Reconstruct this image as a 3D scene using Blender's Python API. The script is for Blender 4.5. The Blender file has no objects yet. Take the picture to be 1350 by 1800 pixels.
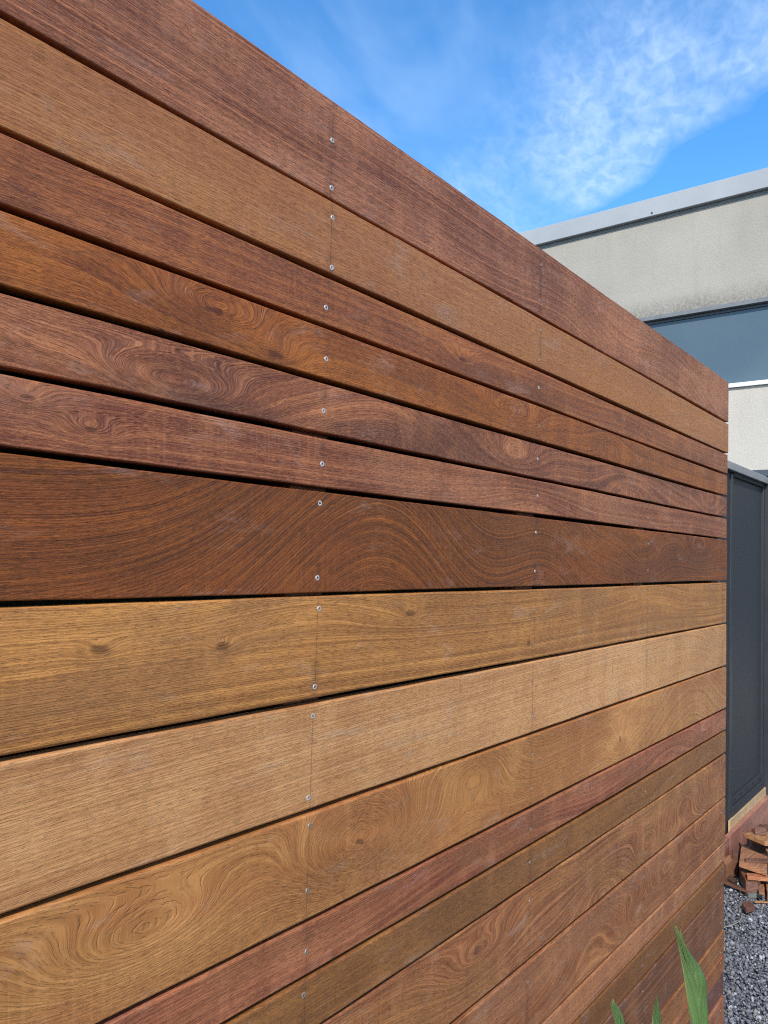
import bpy, bmesh, math, random
import numpy as np
from mathutils import Vector, Matrix
random.seed(7)
scene = bpy.context.scene
COL = scene.collection

# ------------------------------------------------------------------ camera
cam_d = bpy.data.cameras.new('camera')
cam = bpy.data.objects.new('camera', cam_d)
COL.objects.link(cam)
R_ = ((0.6207, -0.7834, 0.0305), (0.0619, 0.0102, -0.9980), (0.7816, 0.6214, 0.0548))
r, d, f = [Vector(v).normalized() for v in R_]
m = Matrix(((r.x, -d.x, -f.x, 0), (r.y, -d.y, -f.y, 0), (r.z, -d.z, -f.z, 0), (0, 0, 0, 1)))
m.translation = Vector((-2.8158, -0.7222, 0.0))
cam.matrix_world = m
cam_d.sensor_fit = 'VERTICAL'
cam_d.sensor_height = 36.0
cam_d.lens = 1350.87 / 1800 * 36.0
cam_d.clip_start = 0.02
cam_d.clip_end = 2000
scene.camera = cam

# ------------------------------------------------------------------ light, sky, exposure
SUN = Vector((-0.70, -0.36, 0.62)).normalized()
SUN_STRENGTH = 3.2
SKY_STRENGTH = 0.14
scene.view_settings.view_transform = 'Standard'
scene.view_settings.look = 'None'
scene.view_settings.exposure = 0.68
scene.view_settings.gamma = 1.0
scene.view_settings.use_curve_mapping = False
scene.cycles.use_denoising = False
scene.cycles.use_adaptive_sampling = False
scene.cycles.pixel_filter_type = 'BLACKMAN_HARRIS'
scene.cycles.filter_width = 1.15
sun_d = bpy.data.lights.new('sun', 'SUN')
sun_d.energy = SUN_STRENGTH
sun_d.angle = math.radians(0.53)
sun_d.color = (1.0, 0.93, 0.82)
sun = bpy.data.objects.new('sun', sun_d)
COL.objects.link(sun)
sun.rotation_euler = SUN.to_track_quat('Z', 'Y').to_euler()


class NT:
    """small helper to write node trees"""
    def __init__(self, tree):
        self.t = tree
        self.n = tree.nodes
        self.l = tree.links
        self.n.clear()

    def new(self, typ, **kw):
        nd = self.n.new(typ)
        for k, v in kw.items():
            setattr(nd, k, v)
        return nd

    def put(self, sock, v):
        if isinstance(v, bpy.types.NodeSocket):
            self.l.new(v, sock)
        elif v is not None:
            if hasattr(sock.default_value, '__len__') and not hasattr(v, '__len__'):
                v = (v, v, v)
            if hasattr(v, '__len__') and len(sock.default_value) == 4 and len(v) == 3:
                v = (*v, 1.0)
            sock.default_value = v

    def m(self, op, a, b=None, c=None, clamp=False):
        nd = self.new('ShaderNodeMath', operation=op, use_clamp=clamp)
        self.put(nd.inputs[0], a)
        if b is not None:
            self.put(nd.inputs[1], b)
        if c is not None:
            self.put(nd.inputs[2], c)
        return nd.outputs[0]

    def xyz(self, x=0.0, y=0.0, z=0.0):
        nd = self.new('ShaderNodeCombineXYZ')
        self.put(nd.inputs[0], x)
        self.put(nd.inputs[1], y)
        self.put(nd.inputs[2], z)
        return nd.outputs[0]

    def sep(self, v):
        nd = self.new('ShaderNodeSeparateXYZ')
        self.put(nd.inputs[0], v)
        return nd.outputs

    def noise(self, vec=None, scale=1.0, detail=2.0, rough=0.5, dist=0.0, dim='3D', w=None):
        nd = self.new('ShaderNodeTexNoise', noise_dimensions=dim)
        if vec is not None:
            self.put(nd.inputs['Vector'], vec)
        if w is not None:
            self.put(nd.inputs['W'], w)
        nd.inputs['Scale'].default_value = scale
        nd.inputs['Detail'].default_value = detail
        nd.inputs['Roughness'].default_value = rough
        nd.inputs['Distortion'].default_value = dist
        return nd.outputs['Fac']

    def remap(self, v, a, b, c=0.0, e=1.0, smooth=True):
        nd = self.new('ShaderNodeMapRange', interpolation_type='SMOOTHSTEP' if smooth else 'LINEAR')
        self.put(nd.inputs['Value'], v)
        self.put(nd.inputs['From Min'], a)
        self.put(nd.inputs['From Max'], b)
        self.put(nd.inputs['To Min'], c)
        self.put(nd.inputs['To Max'], e)
        return nd.outputs[0]

    def mix(self, fac, a, b, mode='MIX'):
        nd = self.new('ShaderNodeMix', data_type='RGBA', blend_type=mode)
        nd.clamp_factor = True
        self.put(nd.inputs[0], fac)
        self.put(nd.inputs[6], a)
        self.put(nd.inputs[7], b)
        return nd.outputs[2]


world = bpy.data.worlds.new('World')
scene.world = world
world.use_nodes = True
W = NT(world.node_tree)
sky = W.new('ShaderNodeTexSky', sky_type='NISHITA')
sky.sun_disc = False
sky.sun_elevation = math.asin(SUN.z)
sky.sun_rotation = math.atan2(SUN.x, SUN.y)
sky.air_density = 1.0
sky.dust_density = 0.35
sky.ozone_density = 2.5
wtc = W.new('ShaderNodeTexCoord')
wx, wy, wz = W.sep(wtc.outputs['Generated'])
zz = W.m('MAXIMUM', wz, 0.06)
cu = W.m('DIVIDE', wx, zz)
cv = W.m('DIVIDE', wy, zz)
cuv = W.xyz(cu, cv, 0.0)
# bands of high cloud: strips along the direction (1, 1.55) of the cloud layer
band = W.m('SUBTRACT', cv, W.m('MULTIPLY', cu, 1.55))
wob = W.m('MULTIPLY', W.m('SUBTRACT', W.noise(cuv, 2.2, 4, 0.6), 0.5), 0.45)
band = W.m('ADD', band, wob)
fr = W.m('MODULO', W.m('ADD', band, 62.30), 3.0)
strip = W.m('MULTIPLY', W.remap(fr, -0.04, 0.16), W.remap(fr, 0.60, 1.10, 1.0, 0.0))
veil = W.m('MULTIPLY', W.remap(fr, 0.7, 1.3), W.remap(fr, 1.7, 2.8, 1.0, 0.0))
# stretched puffs inside a strip
rot = W.new('ShaderNodeVectorRotate', rotation_type='Z_AXIS')
W.put(rot.inputs['Vector'], cuv)
rot.inputs['Angle'].default_value = -0.35
rx, ry, _ = W.sep(rot.outputs[0])
puff = W.noise(W.xyz(W.m('MULTIPLY', rx, 1.0), W.m('MULTIPLY', ry, 1.7), 3.1), 17.0, 6, 0.60, 0.45)
soft = W.noise(W.xyz(W.m('MULTIPLY', rx, 1.0), W.m('MULTIPLY', ry, 2.2), 1.1), 2.2, 4, 0.55, 0.3)
dens = W.m('MULTIPLY', strip, W.m('ADD', 0.36, W.m('MULTIPLY', W.remap(puff, 0.28, 0.74), 0.54)))
dens = W.m('MULTIPLY', dens, W.remap(soft, 0.30, 0.62, 0.35, 1.0))
cir = W.m('MULTIPLY', veil, W.m('ADD', 0.02, W.m('MULTIPLY', W.remap(soft, 0.34, 0.80), 0.34)))
dens = W.m('MINIMUM', W.m('ADD', dens, cir), 1.0)
skyc = W.new('ShaderNodeHueSaturation')
skyc.inputs['Saturation'].default_value = 1.30
skyc.inputs['Value'].default_value = 1.28
W.put(skyc.inputs['Color'], sky.outputs[0])
cloud_col = (3.6, 4.6, 6.0)
skymix = W.mix(W.m('MULTIPLY', dens, 0.63), skyc.outputs[0], cloud_col)
bg = W.new('ShaderNodeBackground')
bg.inputs['Strength'].default_value = SKY_STRENGTH
W.put(bg.inputs['Color'], skymix)
wo = W.new('ShaderNodeOutputWorld')
W.l.new(bg.outputs[0], wo.inputs['Surface'])


# ------------------------------------------------------------------ object helpers
def srgb(r_, g_, b_, k=1.0):
    out = []
    for c in (r_, g_, b_):
        c /= 255.0
        c = c / 12.92 if c <= 0.04045 else ((c + 0.055) / 1.055) ** 2.4
        out.append(min(c * k, 0.95))
    return tuple(out)


def link(o, parent=None):
    COL.objects.link(o)
    if parent is not None:
        o.parent = parent
    return o


def tag(o, label=None, cat=None, group=None, kind=None):
    for k, v in (('label', label), ('category', cat), ('group', group), ('kind', kind)):
        if v:
            o[k] = v
    return o


def thing(name, label, cat, loc=(0, 0, 0), group=None):
    o = bpy.data.objects.new(name, None)
    o.empty_display_size = 0.1
    o.location = loc
    link(o)
    return tag(o, label, cat, group)


def mesh_obj(name, bm, mat, parent=None, loc=(0, 0, 0), smooth=False):
    me = bpy.data.meshes.new(name)
    bm.normal_update()
    bm.to_mesh(me)
    bm.free()
    if smooth:
        for p in me.polygons:
            p.use_smooth = True
    for mm in (mat if isinstance(mat, (list, tuple)) else [mat]):
        me.materials.append(mm)
    o = bpy.data.objects.new(name, me)
    o.location = loc
    return link(o, parent)


def add_box(bm, x0, x1, y0, y1, z0, z1, bevel=0.0):
    vs = [bm.verts.new((x, y, z)) for x in (x0, x1) for y in (y0, y1) for z in (z0, z1)]
    fs = [(0, 1, 3, 2), (4, 6, 7, 5), (0, 4, 5, 1), (2, 3, 7, 6), (0, 2, 6, 4), (1, 5, 7, 3)]
    faces = [bm.faces.new([vs[i] for i in q]) for q in fs]
    if bevel:
        es = {e for f_ in faces for e in f_.edges}
        bmesh.ops.bevel(bm, geom=list(es), offset=bevel, segments=2, affect='EDGES', profile=0.5)


def box_obj(name, mat, parent, x0, x1, y0, y1, z0, z1, bevel=0.0):
    bm = bmesh.new()
    c = ((x0 + x1) / 2, (y0 + y1) / 2, (z0 + z1) / 2)
    add_box(bm, x0 - c[0], x1 - c[0], y0 - c[1], y1 - c[1], z0 - c[2], z1 - c[2], bevel)
    return mesh_obj(name, bm, mat, parent, c)


def new_mat(name):
    mt = bpy.data.materials.new(name)
    mt.use_nodes = True
    return mt, NT(mt.node_tree)


def finish(N, color, rough, bump=None, bump_dist=0.001, spec=0.5, metal=0.0, bump_str=1.0, coat=0.0):
    b = N.new('ShaderNodeBsdfPrincipled')
    N.put(b.inputs['Base Color'], color)
    N.put(b.inputs['Roughness'], rough)
    b.inputs['Specular IOR Level'].default_value = spec
    b.inputs['Metallic'].default_value = metal
    if coat:
        b.inputs['Coat Weight'].default_value = coat
        b.inputs['Coat Roughness'].default_value = 0.3
    if bump is not None:
        bp = N.new('ShaderNodeBump')
        bp.inputs['Strength'].default_value = bump_str
        bp.inputs['Distance'].default_value = bump_dist
        N.put(bp.inputs['Height'], bump)
        N.l.new(bp.outputs[0], b.inputs['Normal'])
    o = N.new('ShaderNodeOutputMaterial')
    N.l.new(b.outputs[0], o.inputs['Surface'])


# ------------------------------------------------------------------ wood
WOOD_K = 1.35
KS = 0.62        # overall strength of the knots and arches
GAIN = {'hardwood_1': (1.186, 0.914, 0.54), 'hardwood_2': (0.966, 0.775, 0.483), 'hardwood_3': (1.117, 0.849, 0.451), 'hardwood_4': (1.026, 0.758, 0.281), 'hardwood_5': (1.129, 0.834, 0.526), 'hardwood_6': (1.072, 0.764, 0.469), 'hardwood_7': (0.978, 0.683, 0.212), 'hardwood_8': (1.01, 0.795, 0.508), 'hardwood_9': (0.843, 0.743, 0.573), 'hardwood_10': (0.961, 0.764, 0.53), 'hardwood_11': (0.969, 0.815, 0.565), 'hardwood_12': (0.945, 0.712, 0.424), 'hardwood_13': (1.005, 0.874, 0.665), 'hardwood_14': (0.916, 0.792, 0.529), 'hardwood_15': (0.955, 0.899, 0.699), 'hardwood_16': (0.944, 0.718, 0.403), 'hardwood_17': (0.95, 0.76, 0.5), 'hardwood_18': (1.0, 0.86, 0.6), 'hardwood_19': (1.0, 0.86, 0.6), 'hardwood_20': (0.92, 0.72, 0.6), 'hardwood_21': (1.0, 0.86, 0.6)}


def wood_mat(name, dark, mid, light, seed, R1=130.0, R2=430.0, A1=0.035, fx=1.1, fz=5.0, A2=0.006, A3=0.0010,
             ring=0.8, fine=0.5, fleck=0.5, fleck_col=None, pore=0.26, slope=0.0, knots=(), patch=None,
             patch_s=0.35, cross=0.25, lines=(), line_off=0.0, line_s=0.5, rough=0.40, k=WOOD_K, sheen_top=None, bump=0.0006,
             flx=110.0, micro=0.40, streak=0.38, pale=()):
    mt, N = new_mat(name)
    tc = N.new('ShaderNodeTexCoord')
    x, y, z = N.sep(tc.outputs['Object'])
    xs = N.m('ADD', x, seed * 7.31)
    y2 = N.m('MULTIPLY', y, 1.0)
    zy = N.m('ADD', z, N.m('MULTIPLY', y2, 0.35))
    P1 = N.xyz(N.m('MULTIPLY', xs, fx), N.m('MULTIPLY', zy, fz), y2)
    n1 = N.m('SUBTRACT', N.noise(P1, 1.0, 1.0, 0.4), 0.5)
    P2 = N.xyz(N.m('MULTIPLY', xs, 6.0), N.m('MULTIPLY', zy, 20.0), seed)
    n2 = N.m('SUBTRACT', N.noise(P2, 1.0, 2.0, 0.5), 0.5)
    P3 = N.xyz(N.m('MULTIPLY', xs, 55.0), N.m('MULTIPLY', zy, 160.0), seed)
    n3 = N.m('SUBTRACT', N.noise(P3, 1.0, 1.0, 0.5), 0.5)
    g = N.m('ADD', zy, N.m('MULTIPLY', x, slope))
    g = N.m('MULTIPLY_ADD', n1, A1, g)
    g = N.m('MULTIPLY_ADD', n2, A2 * 0.75, g)
    g = N.m('MULTIPLY_ADD', n3, A3 * 0.65, g)
    kd = None
    for kn in knots:
        kx, kz, ax, az, K = kn[:5]
        sp = kn[5] if len(kn) > 5 else 0.0
        ux = N.m('DIVIDE', N.m('SUBTRACT', x, kx), ax)
        uz = N.m('DIVIDE', N.m('SUBTRACT', z, kz), az)
        rr = N.m('ADD', N.m('MULTIPLY', ux, ux), N.m('MULTIPLY', uz, uz))
        e = N.m('EXPONENT', N.m('MULTIPLY', rr, -1.0))
        g = N.m('MULTIPLY_ADD', e, K * KS, g)
        if sp:
            # dark eye of the knot
            eye = N.remap(N.m('ADD', rr, N.m('MULTIPLY', n3, 0.10)), 0.0, sp, 1.0, 0.0)
            kd = eye if kd is None else N.m('MAXIMUM', kd, eye)
    gs = N.m('ADD', g, seed * 0.77)
    ring1 = N.noise(dim='1D', w=N.m('MULTIPLY', gs, R1), scale=1.0, detail=2.5, rough=0.55)
    ring2 = N.noise(dim='1D', w=N.m('MULTIPLY', gs, R2), scale=1.0, detail=1.5, rough=0.6)
    fl = N.noise(N.xyz(N.m('MULTIPLY', xs, flx), N.m('MULTIPLY', gs, 1000.0), 0.0), 1.0, 1.5, 0.6, dim='2D')
    po = N.noise(N.xyz(N.m('MULTIPLY', xs, flx * 0.55), N.m('MULTIPLY', gs, 1150.0), 0.0), 1.0, 1.0, 0.5, dim='2D')
    blot = N.noise(N.xyz(N.m('MULTIPLY', xs, 2.6), N.m('MULTIPLY', zy, 13.0), seed), 1.0, 3.0, 0.55, 0.4)
    crs = N.noise(N.xyz(N.m('MULTIPLY', xs, 16.0), N.m('MULTIPLY', zy, 7.0), seed + 3.0), 1.0, 2.0, 0.5)
    gn = GAIN.get(name, (1, 1, 1))

    def tone(c):
        return tuple(min(v * q, 0.9) for v, q in zip(srgb(*c, k), gn))
    # uneven fibre: flecks come and go in patches
    msk = N.remap(N.noise(N.xyz(N.m('MULTIPLY', xs, 5.0), N.m('MULTIPLY', gs, 42.0), seed), 1.0, 3.0, 0.6), 0.34, 0.66, 0.25, 1.0)
    scuff = N.noise(N.xyz(N.m('MULTIPLY', xs, 9.0), N.m('MULTIPLY', z, 26.0), seed + 9.0), 1.0, 5.0, 0.7, 0.6)
    saw = N.noise(N.xyz(N.m('MULTIPLY_ADD', z, 14.0, N.m('MULTIPLY', xs, 230.0)), seed, 0.0), 1.0, 2.0, 0.6, dim='2D')
    sawm = N.remap(N.noise(N.xyz(N.m('MULTIPLY', xs, 3.1), N.m('MULTIPLY', z, 12.0), seed + 5.0), 1.0, 2.0, 0.5), 0.50, 0.70)
    D, M_, L = tone(dark), tone(mid), tone(light)
    FC = tone(fleck_col or light)
    r1 = N.remap(ring1, 0.37, 0.56)
    col = N.mix(N.m('MULTIPLY', N.m('SUBTRACT', 1.0, r1), ring), M_, D)
    col = N.mix(N.m('MULTIPLY', N.remap(ring1, 0.52, 0.74), ring * 0.75), col, L)
    r2 = N.remap(ring2, 0.36, 0.64)
    col = N.mix(N.m('MULTIPLY', N.m('SUBTRACT', 1.0, r2), fine * 0.75), col, D)
    col = N.mix(N.m('MULTIPLY', N.remap(ring2, 0.55, 0.76), fine * 0.7), col, L)
    stk = N.noise(N.xyz(N.m('MULTIPLY', xs, 3.2), N.m('MULTIPLY', gs, 210.0), 0.0), 1.0, 4.0, 0.72, dim='2D')
    col = N.mix(N.m('MULTIPLY', N.remap(stk, 0.48, 0.30), streak), col, D)
    col = N.mix(N.m('MULTIPLY', N.remap(stk, 0.52, 0.72), streak), col, L)
    ton = N.noise(N.xyz(N.m('MULTIPLY', xs, 1.7), N.m('MULTIPLY', zy, 11.0), seed + 2.0), 1.0, 3.0, 0.6, 0.3)
    col = N.mix(N.m('MULTIPLY', N.remap(ton, 0.50, 0.28), 0.42), col, D)
    col = N.mix(N.m('MULTIPLY', N.remap(ton, 0.50, 0.72), 0.38), col, L)
    for (qx, qz, qa, qb, qs) in pale:
        ux = N.m('DIVIDE', N.m('SUBTRACT', N.m('MULTIPLY_ADD', z, -1.2, x), qx), qa)
        uz = N.m('DIVIDE', N.m('SUBTRACT', z, qz), qb)
        e = N.m('EXPONENT', N.m('MULTIPLY', N.m('ADD', N.m('MULTIPLY', ux, ux), N.m('MULTIPLY', uz, uz)), -1.0))
        e = N.m('MULTIPLY', e, N.remap(stk, 0.30, 0.62, 0.45, 1.0))
        col = N.mix(N.m('MULTIPLY', e, qs), col, tuple(min(v * 1.25, .9) for v in L))
    if patch is not None:
        col = N.mix(N.m('MULTIPLY', N.remap(blot, 0.44, 0.64), min(patch_s * 1.25, 0.9)), col, tone(patch))
    col = N.mix(N.m('MULTIPLY', N.remap(crs, 0.5, 0.72), cross), col, L)
    col = N.mix(N.m('MULTIPLY', N.remap(crs, 0.5, 0.28), cross * 0.9), col, D)
    col = N.mix(N.m('MULTIPLY', N.m('MULTIPLY', N.remap(fl, 0.50, 0.74), msk), fleck * .8), col, FC)
    dk = tuple(c * 0.42 for c in D)
    pr = N.remap(po, 0.42, 0.28)
    col = N.mix(N.m('MULTIPLY', pr, pore), col, dk)
    col = N.mix(N.m('MULTIPLY', N.m('MULTIPLY', N.remap(saw, 0.5, 0.72), sawm), 0.22), col, L)
    dust = tuple(0.5 * v + 0.5 * 0.34 for v in L)
    col = N.mix(N.m('MULTIPLY', N.remap(scuff, 0.54, 0.74), 0.34), col, dust)
    mic = N.noise(N.xyz(N.m('MULTIPLY', xs, 150.0), N.m('MULTIPLY', gs, 640.0), N.m('MULTIPLY', y2, 500.0)), 1.0, 5.0, 0.80)
    col = N.mix(N.m('MULTIPLY', N.remap(mic, 0.50, 0.30), micro * .75), col, tuple(v * .62 for v in D))
    col = N.mix(N.m('MULTIPLY', N.remap(mic, 0.50, 0.70), micro * .6), col, tuple(min(v * 1.15, .9) for v in FC))
    if kd is not None:
        col = N.mix(N.m('MULTIPLY', kd, 0.75), col, tuple(c * 0.55 for c in D))
    for lx in lines:
        dx = N.m('ABSOLUTE', N.m('SUBTRACT', N.m('ADD', x, N.m('MULTIPLY', n2, 0.0015)), lx + line_off))
        ln = N.m('MULTIPLY', N.remap(dx, 0.0004, 0.0011, 1.0, 0.0), line_s * 0.72)
        ln = N.m('MULTIPLY', ln, N.remap(N.noise(N.xyz(0, 0, N.m('MULTIPLY', z, 25.0)), 1.0, 1, dim='3D'), 0.3, 0.5, 0.35, 1.0))
        st = N.m('MULTIPLY', N.remap(dx, 0.001, 0.014, 1.0, 0.0), N.remap(scuff, 0.46, 0.62))
        col = N.mix(N.m('MULTIPLY', st, 0.35), col, tuple(v * .6 for v in D))
        ln = N.m('MULTIPLY', ln, N.m('LESS_THAN', y, -0.0095))
        col = N.mix(ln, col, (0.022, 0.018, 0.018))
    hgt = N.m('ADD', N.m('MULTIPLY', r2, 0.35), N.m('MULTIPLY', N.m('SUBTRACT', 1.0, pr), 0.8))
    hgt = N.m('ADD', hgt, N.m('MULTIPLY', mic, 0.9))
    ro = N.m('ADD', rough, N.m('MULTIPLY', N.m('SUBTRACT', blot, 0.5), 0.25))
    ro = N.m('ADD', ro, N.m('MULTIPLY', pr, 0.15))
    finish(N, col, ro, hgt, bump, spec=0.40)
    return mt


# board edges (z of the middle of every gap, from the top down), measured heights in metres from eye level
GAPS = [0.637, 0.4934, 0.3846, 0.3120, 0.2357, 0.1608, 0.0868, -0.0575, -0.2015, -0.3470, -0.4910, -0.5640, -0.6400,
        -0.7860, -0.9330, -1.0010, -1.0750, -1.2200, -1.2970, -1.3560, -1.4320, -1.5790]
COLX = [-2.046, -1.412, -0.770, -0.048]
GROUND = -1.62
XL, XR = -4.1, 0.0

# colours as sRGB triples: dark, mid, light
B = {}
B[1] = dict(dark=(86, 50, 38), mid=(126, 80, 60), light=(168, 122, 104), R1=170, R2=600, A1=.03, A2=.005, ring=.85, fine=.9, fleck=.25,
            patch=(150, 112, 104), patch_s=.30, slope=.006, knots=[(.05, .0, .40, .9, .20), (-1.30, -.02, .22, .05, -.04), (-.95, -.03, .20, .06, .05)], line_s=.55, bump=.0010, micro=.45, pale=[(-1.0, -.03, .25, .06, .35), (-.2, .0, .3, .1, .3)])
B[2] = dict(dark=(128, 82, 54), mid=(152, 107, 76), light=(172, 130, 96), R1=120, R2=480, A1=.02, A2=.003, ring=.30, fine=.35, fleck=.15,
            pore=.22, patch=(158, 108, 66), patch_s=.35, cross=.12, knots=[(-.60, -.02, .12, .05, .05)], line_s=.75, micro=.28)
B[3] = dict(dark=(92, 54, 44), mid=(126, 78, 57), light=(164, 112, 78), R1=75, R2=420, A1=.05, fx=1.6, ring=.6, fine=.4, fleck=.42,
            fleck_col=(178, 124, 80), patch=(88, 56, 50), patch_s=.55, knots=[(-1.697, -.005, .05, .018, .035, .12), (-2.46, .03, .10, .02, .03)], line_s=.35, A2=.004, micro=.5)
B[4] = dict(dark=(92, 52, 36), mid=(134, 82, 52), light=(168, 112, 66), R1=70, R2=420, A1=.04, fx=1.5, ring=.75, fine=.4, fleck=.38,
            fleck_col=(180, 122, 66), patch=(98, 62, 54), patch_s=.45,
            knots=[(-2.241, .008, .10, .030, .10, .03), (-2.144, -.022, .06, .022, .07, .10), (-1.52, 0, .14, .03, .08), (-1.05, .01, .10, .03, -.07)], line_s=.3, A2=.004, micro=.5)
B[5] = dict(dark=(84, 50, 42), mid=(120, 78, 62), light=(170, 124, 96), R1=72, R2=460, A1=.05, fx=2.2, ring=.75, fine=.55, fleck=.42,
            fleck_col=(186, 138, 110), patch=(76, 50, 46), patch_s=.65,
            knots=[(-2.29, -.012, .085, .024, .15), (-2.457, -.006, .06, .02, .015), (-1.90, .0, .20, .6, -.13), (-1.50, 0, .10, .03, .09), (-.9, 0, .2, .05, -.10), (-.2, .0, .12, .05, .12)], line_s=.25, A2=.004, micro=.5, pale=[(-2.0, .0, .12, .05, .25)])
B[6] = dict(dark=(86, 50, 44), mid=(124, 80, 64), light=(172, 126, 98), R1=75, R2=460, A1=.04, fx=1.4, ring=.6, fine=.6, fleck=.42,
            fleck_col=(184, 138, 106), patch=(134, 106, 98), patch_s=.35,
            knots=[(-2.393, -.006, .035, .014, .03, .08), (-2.46, .016, .03, .012, .02, .1), (-1.45, 0, .22, .03, -.05)], line_s=.25, A2=.003, micro=.5)
B[7] = dict(dark=(74, 44, 33), mid=(108, 68, 46), light=(150, 98, 58), R1=118, R2=330, A1=.05, A2=.004, fx=1.5, fz=3.5, ring=.9, fine=.45, fleck=.45,
            fleck_col=(166, 106, 60), pore=.30, patch=(126, 76, 52), patch_s=.3, cross=.12,
            knots=[(-1.92, .0, .27, .9, -.40), (-1.38, .0, .20, .5, -.17), (-.80, .0, .14, .09, .10), (-.33, .03, .13, .04, .12)], line_s=.2, micro=.5)
B[8] = dict(dark=(116, 80, 50), mid=(156, 114, 72), light=(190, 146, 96), R1=95, R2=470, A1=.035, A2=.006, ring=.7, fine=.5, fleck=.2,
            fleck_col=(196, 150, 96), patch=(134, 100, 72), patch_s=.6, cross=.15,
            knots=[(-2.369, .022, .022, .010, .014, .5), (-2.208, .014, .022, .010, .014, .5), (-1.832, .038, .03, .012, .02, .3), (-2.05, .06, .18, .04, -.04), (-1.434, -.036, .02, .012, .012, .4), (-.75, .04, .3, .06, -.06)], line_s=.5, micro=.32, pore=.20, pale=[(-2.38, .04, .30, .05, .4)])
B[9] = dict(dark=(150, 104, 68), mid=(184, 136, 96), light=(206, 164, 124), R1=110, R2=380, A1=.02, A2=.004, ring=.65, fine=.35, fleck=.12,
            pore=.12, patch=(186, 140, 96), patch_s=.35, cross=.28, slope=-.030, knots=[(-.02, .04, .22, .12, .16)], line_s=.6, micro=.15, pale=[(-.95, .0, .60, .20, .55)])
B[10] = dict(dark=(128, 90, 58), mid=(158, 116, 74), light=(188, 148, 104), R1=75, R2=300, A1=.05, fx=1.8, ring=.55, fine=.4, fleck=.15,
             pore=.14, patch=(146, 98, 66), patch_s=.45, cross=.25,
             knots=[(-1.935, .004, .115, .050, .34, .012), (-1.62, .05, .16, .06, -.14), (-.952, -.015, .05, .05, .09, .04), (-2.30, -.01, .16, .05, .12), (-.40, .0, .36, .9, -.28)], line_s=.6, A2=.004, micro=.25, pale=[(-.93, .0, .16, .10, .75), (-2.25, -.02, .12, .05, .35)])
B[11] = dict(dark=(98, 54, 44), mid=(142, 86, 68), light=(178, 124, 100), R1=120, R2=460, A1=.05, fx=1.6, ring=.75, fine=.5, fleck=.3,
             patch=(122, 84, 60), patch_s=.5, knots=[(-.24, .0, .12, .03, .07), (-1.5, .0, .3, .03, -.03), (-.6, 0, .15, .03, -.05)], line_s=.4)
B[12] = dict(dark=(88, 60, 40), mid=(124, 90, 62), light=(158, 120, 84), R1=130, R2=480, A1=.03, ring=.35, fine=.4, fleck=.4,
             fleck_col=(168, 128, 86), patch=(112, 84, 64), patch_s=.4, knots=[(-.748, 0, .08, .03, .05), (-.2, .0, .2, .5, -.16)], line_s=.5)
B[13] = dict(dark=(94, 56, 38), mid=(140, 92, 64), light=(178, 130, 94), R1=110, R2=400, A1=.07, fx=2.2, ring=.75, fine=.4, fleck=.2,
             patch=(148, 108, 66), patch_s=.4,
             knots=[(-.743, -.03, .10, .045, .22), (-.138, -.01, .11, .055, .22), (-1.045, -.045, .12, .04, -.10), (-1.60, .0, .16, .05, .10), (-.45, .02, .14, .05, -.14)], line_s=.3, A2=.004, micro=.3)
B[14] = dict(dark=(98, 58, 42), mid=(142, 92, 66), light=(178, 130, 98), R1=120, R2=420, A1=.045, fx=1.6, ring=.75, fine=.4, fleck=.18,
             patch=(146, 104, 88), patch_s=.4,
             knots=[(-.821, -.035, .07, .035, .16), (-.60, .0, .16, .06, .20), (-.25, .02, .14, .06, .16), (-1.1, .02, .2, .06, -.10)], line_s=.3, A2=.004, micro=.3)
B[15] = dict(dark=(108, 64, 46), mid=(156, 104, 80), light=(190, 142, 110), R1=150, R2=460, A1=.03, ring=.6, fine=.5, fleck=.3,
             patch=(162, 108, 74), patch_s=.4, line_s=.2)
B[16] = dict(dark=(86, 58, 38), mid=(118, 84, 56), light=(142, 106, 74), R1=90, R2=420, A1=.04, ring=.3, fine=.25, fleck=.2, pore=.3,
             patch=(112, 84, 66), patch_s=.3, line_s=.2)
B[17] = dict(dark=(74, 50, 40), mid=(112, 76, 58), light=(144, 104, 80), R1=90, R2=420, A1=.03, ring=.55, fine=.35, fleck=.25,
             patch=(98, 74, 66), patch_s=.4, line_s=.2)
B[18] = dict(dark=(90, 58, 38), mid=(134, 90, 62), light=(164, 120, 84), R1=150, R2=460, A1=.02, ring=.6, fine=.5, fleck=.25, line_s=.2)
B[19] = dict(dark=(96, 60, 42), mid=(136, 90, 64), light=(162, 114, 84), R1=120, R2=430, A1=.02, ring=.5, fine=.4, fleck=.25, line_s=.2)
B[20] = dict(dark=(70, 46, 42), mid=(98, 68, 60), light=(126, 92, 80), R1=110, R2=430, A1=.02, ring=.4, fine=.4, fleck=.25, line_s=.2)
B[21] = dict(dark=(98, 60, 50), mid=(136, 90, 74), light=(164, 118, 98), R1=120, R2=430, A1=.03, ring=.5, fine=.4, fleck=.25, line_s=.2)

BOARD_LABELS = {
    1: 'tall reddish top plank with pale pink streaks', 2: 'smooth tan plank under the red top plank', 3: 'narrow reddish brown plank with small knot',
    4: 'narrow orange brown plank with swirled knots', 5: 'narrow purplish plank with flame grain', 6: 'narrow reddish plank with pinkish grain',
    7: 'wide dark brown plank with sweeping arched grain', 8: 'wide golden plank with small dark knots', 9: 'wide pale pinkish tan plank with straight grain',
    10: 'wide yellowish plank with one big swirl', 11: 'narrow red plank between yellow and olive planks', 12: 'narrow olive brown plank'}


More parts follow.
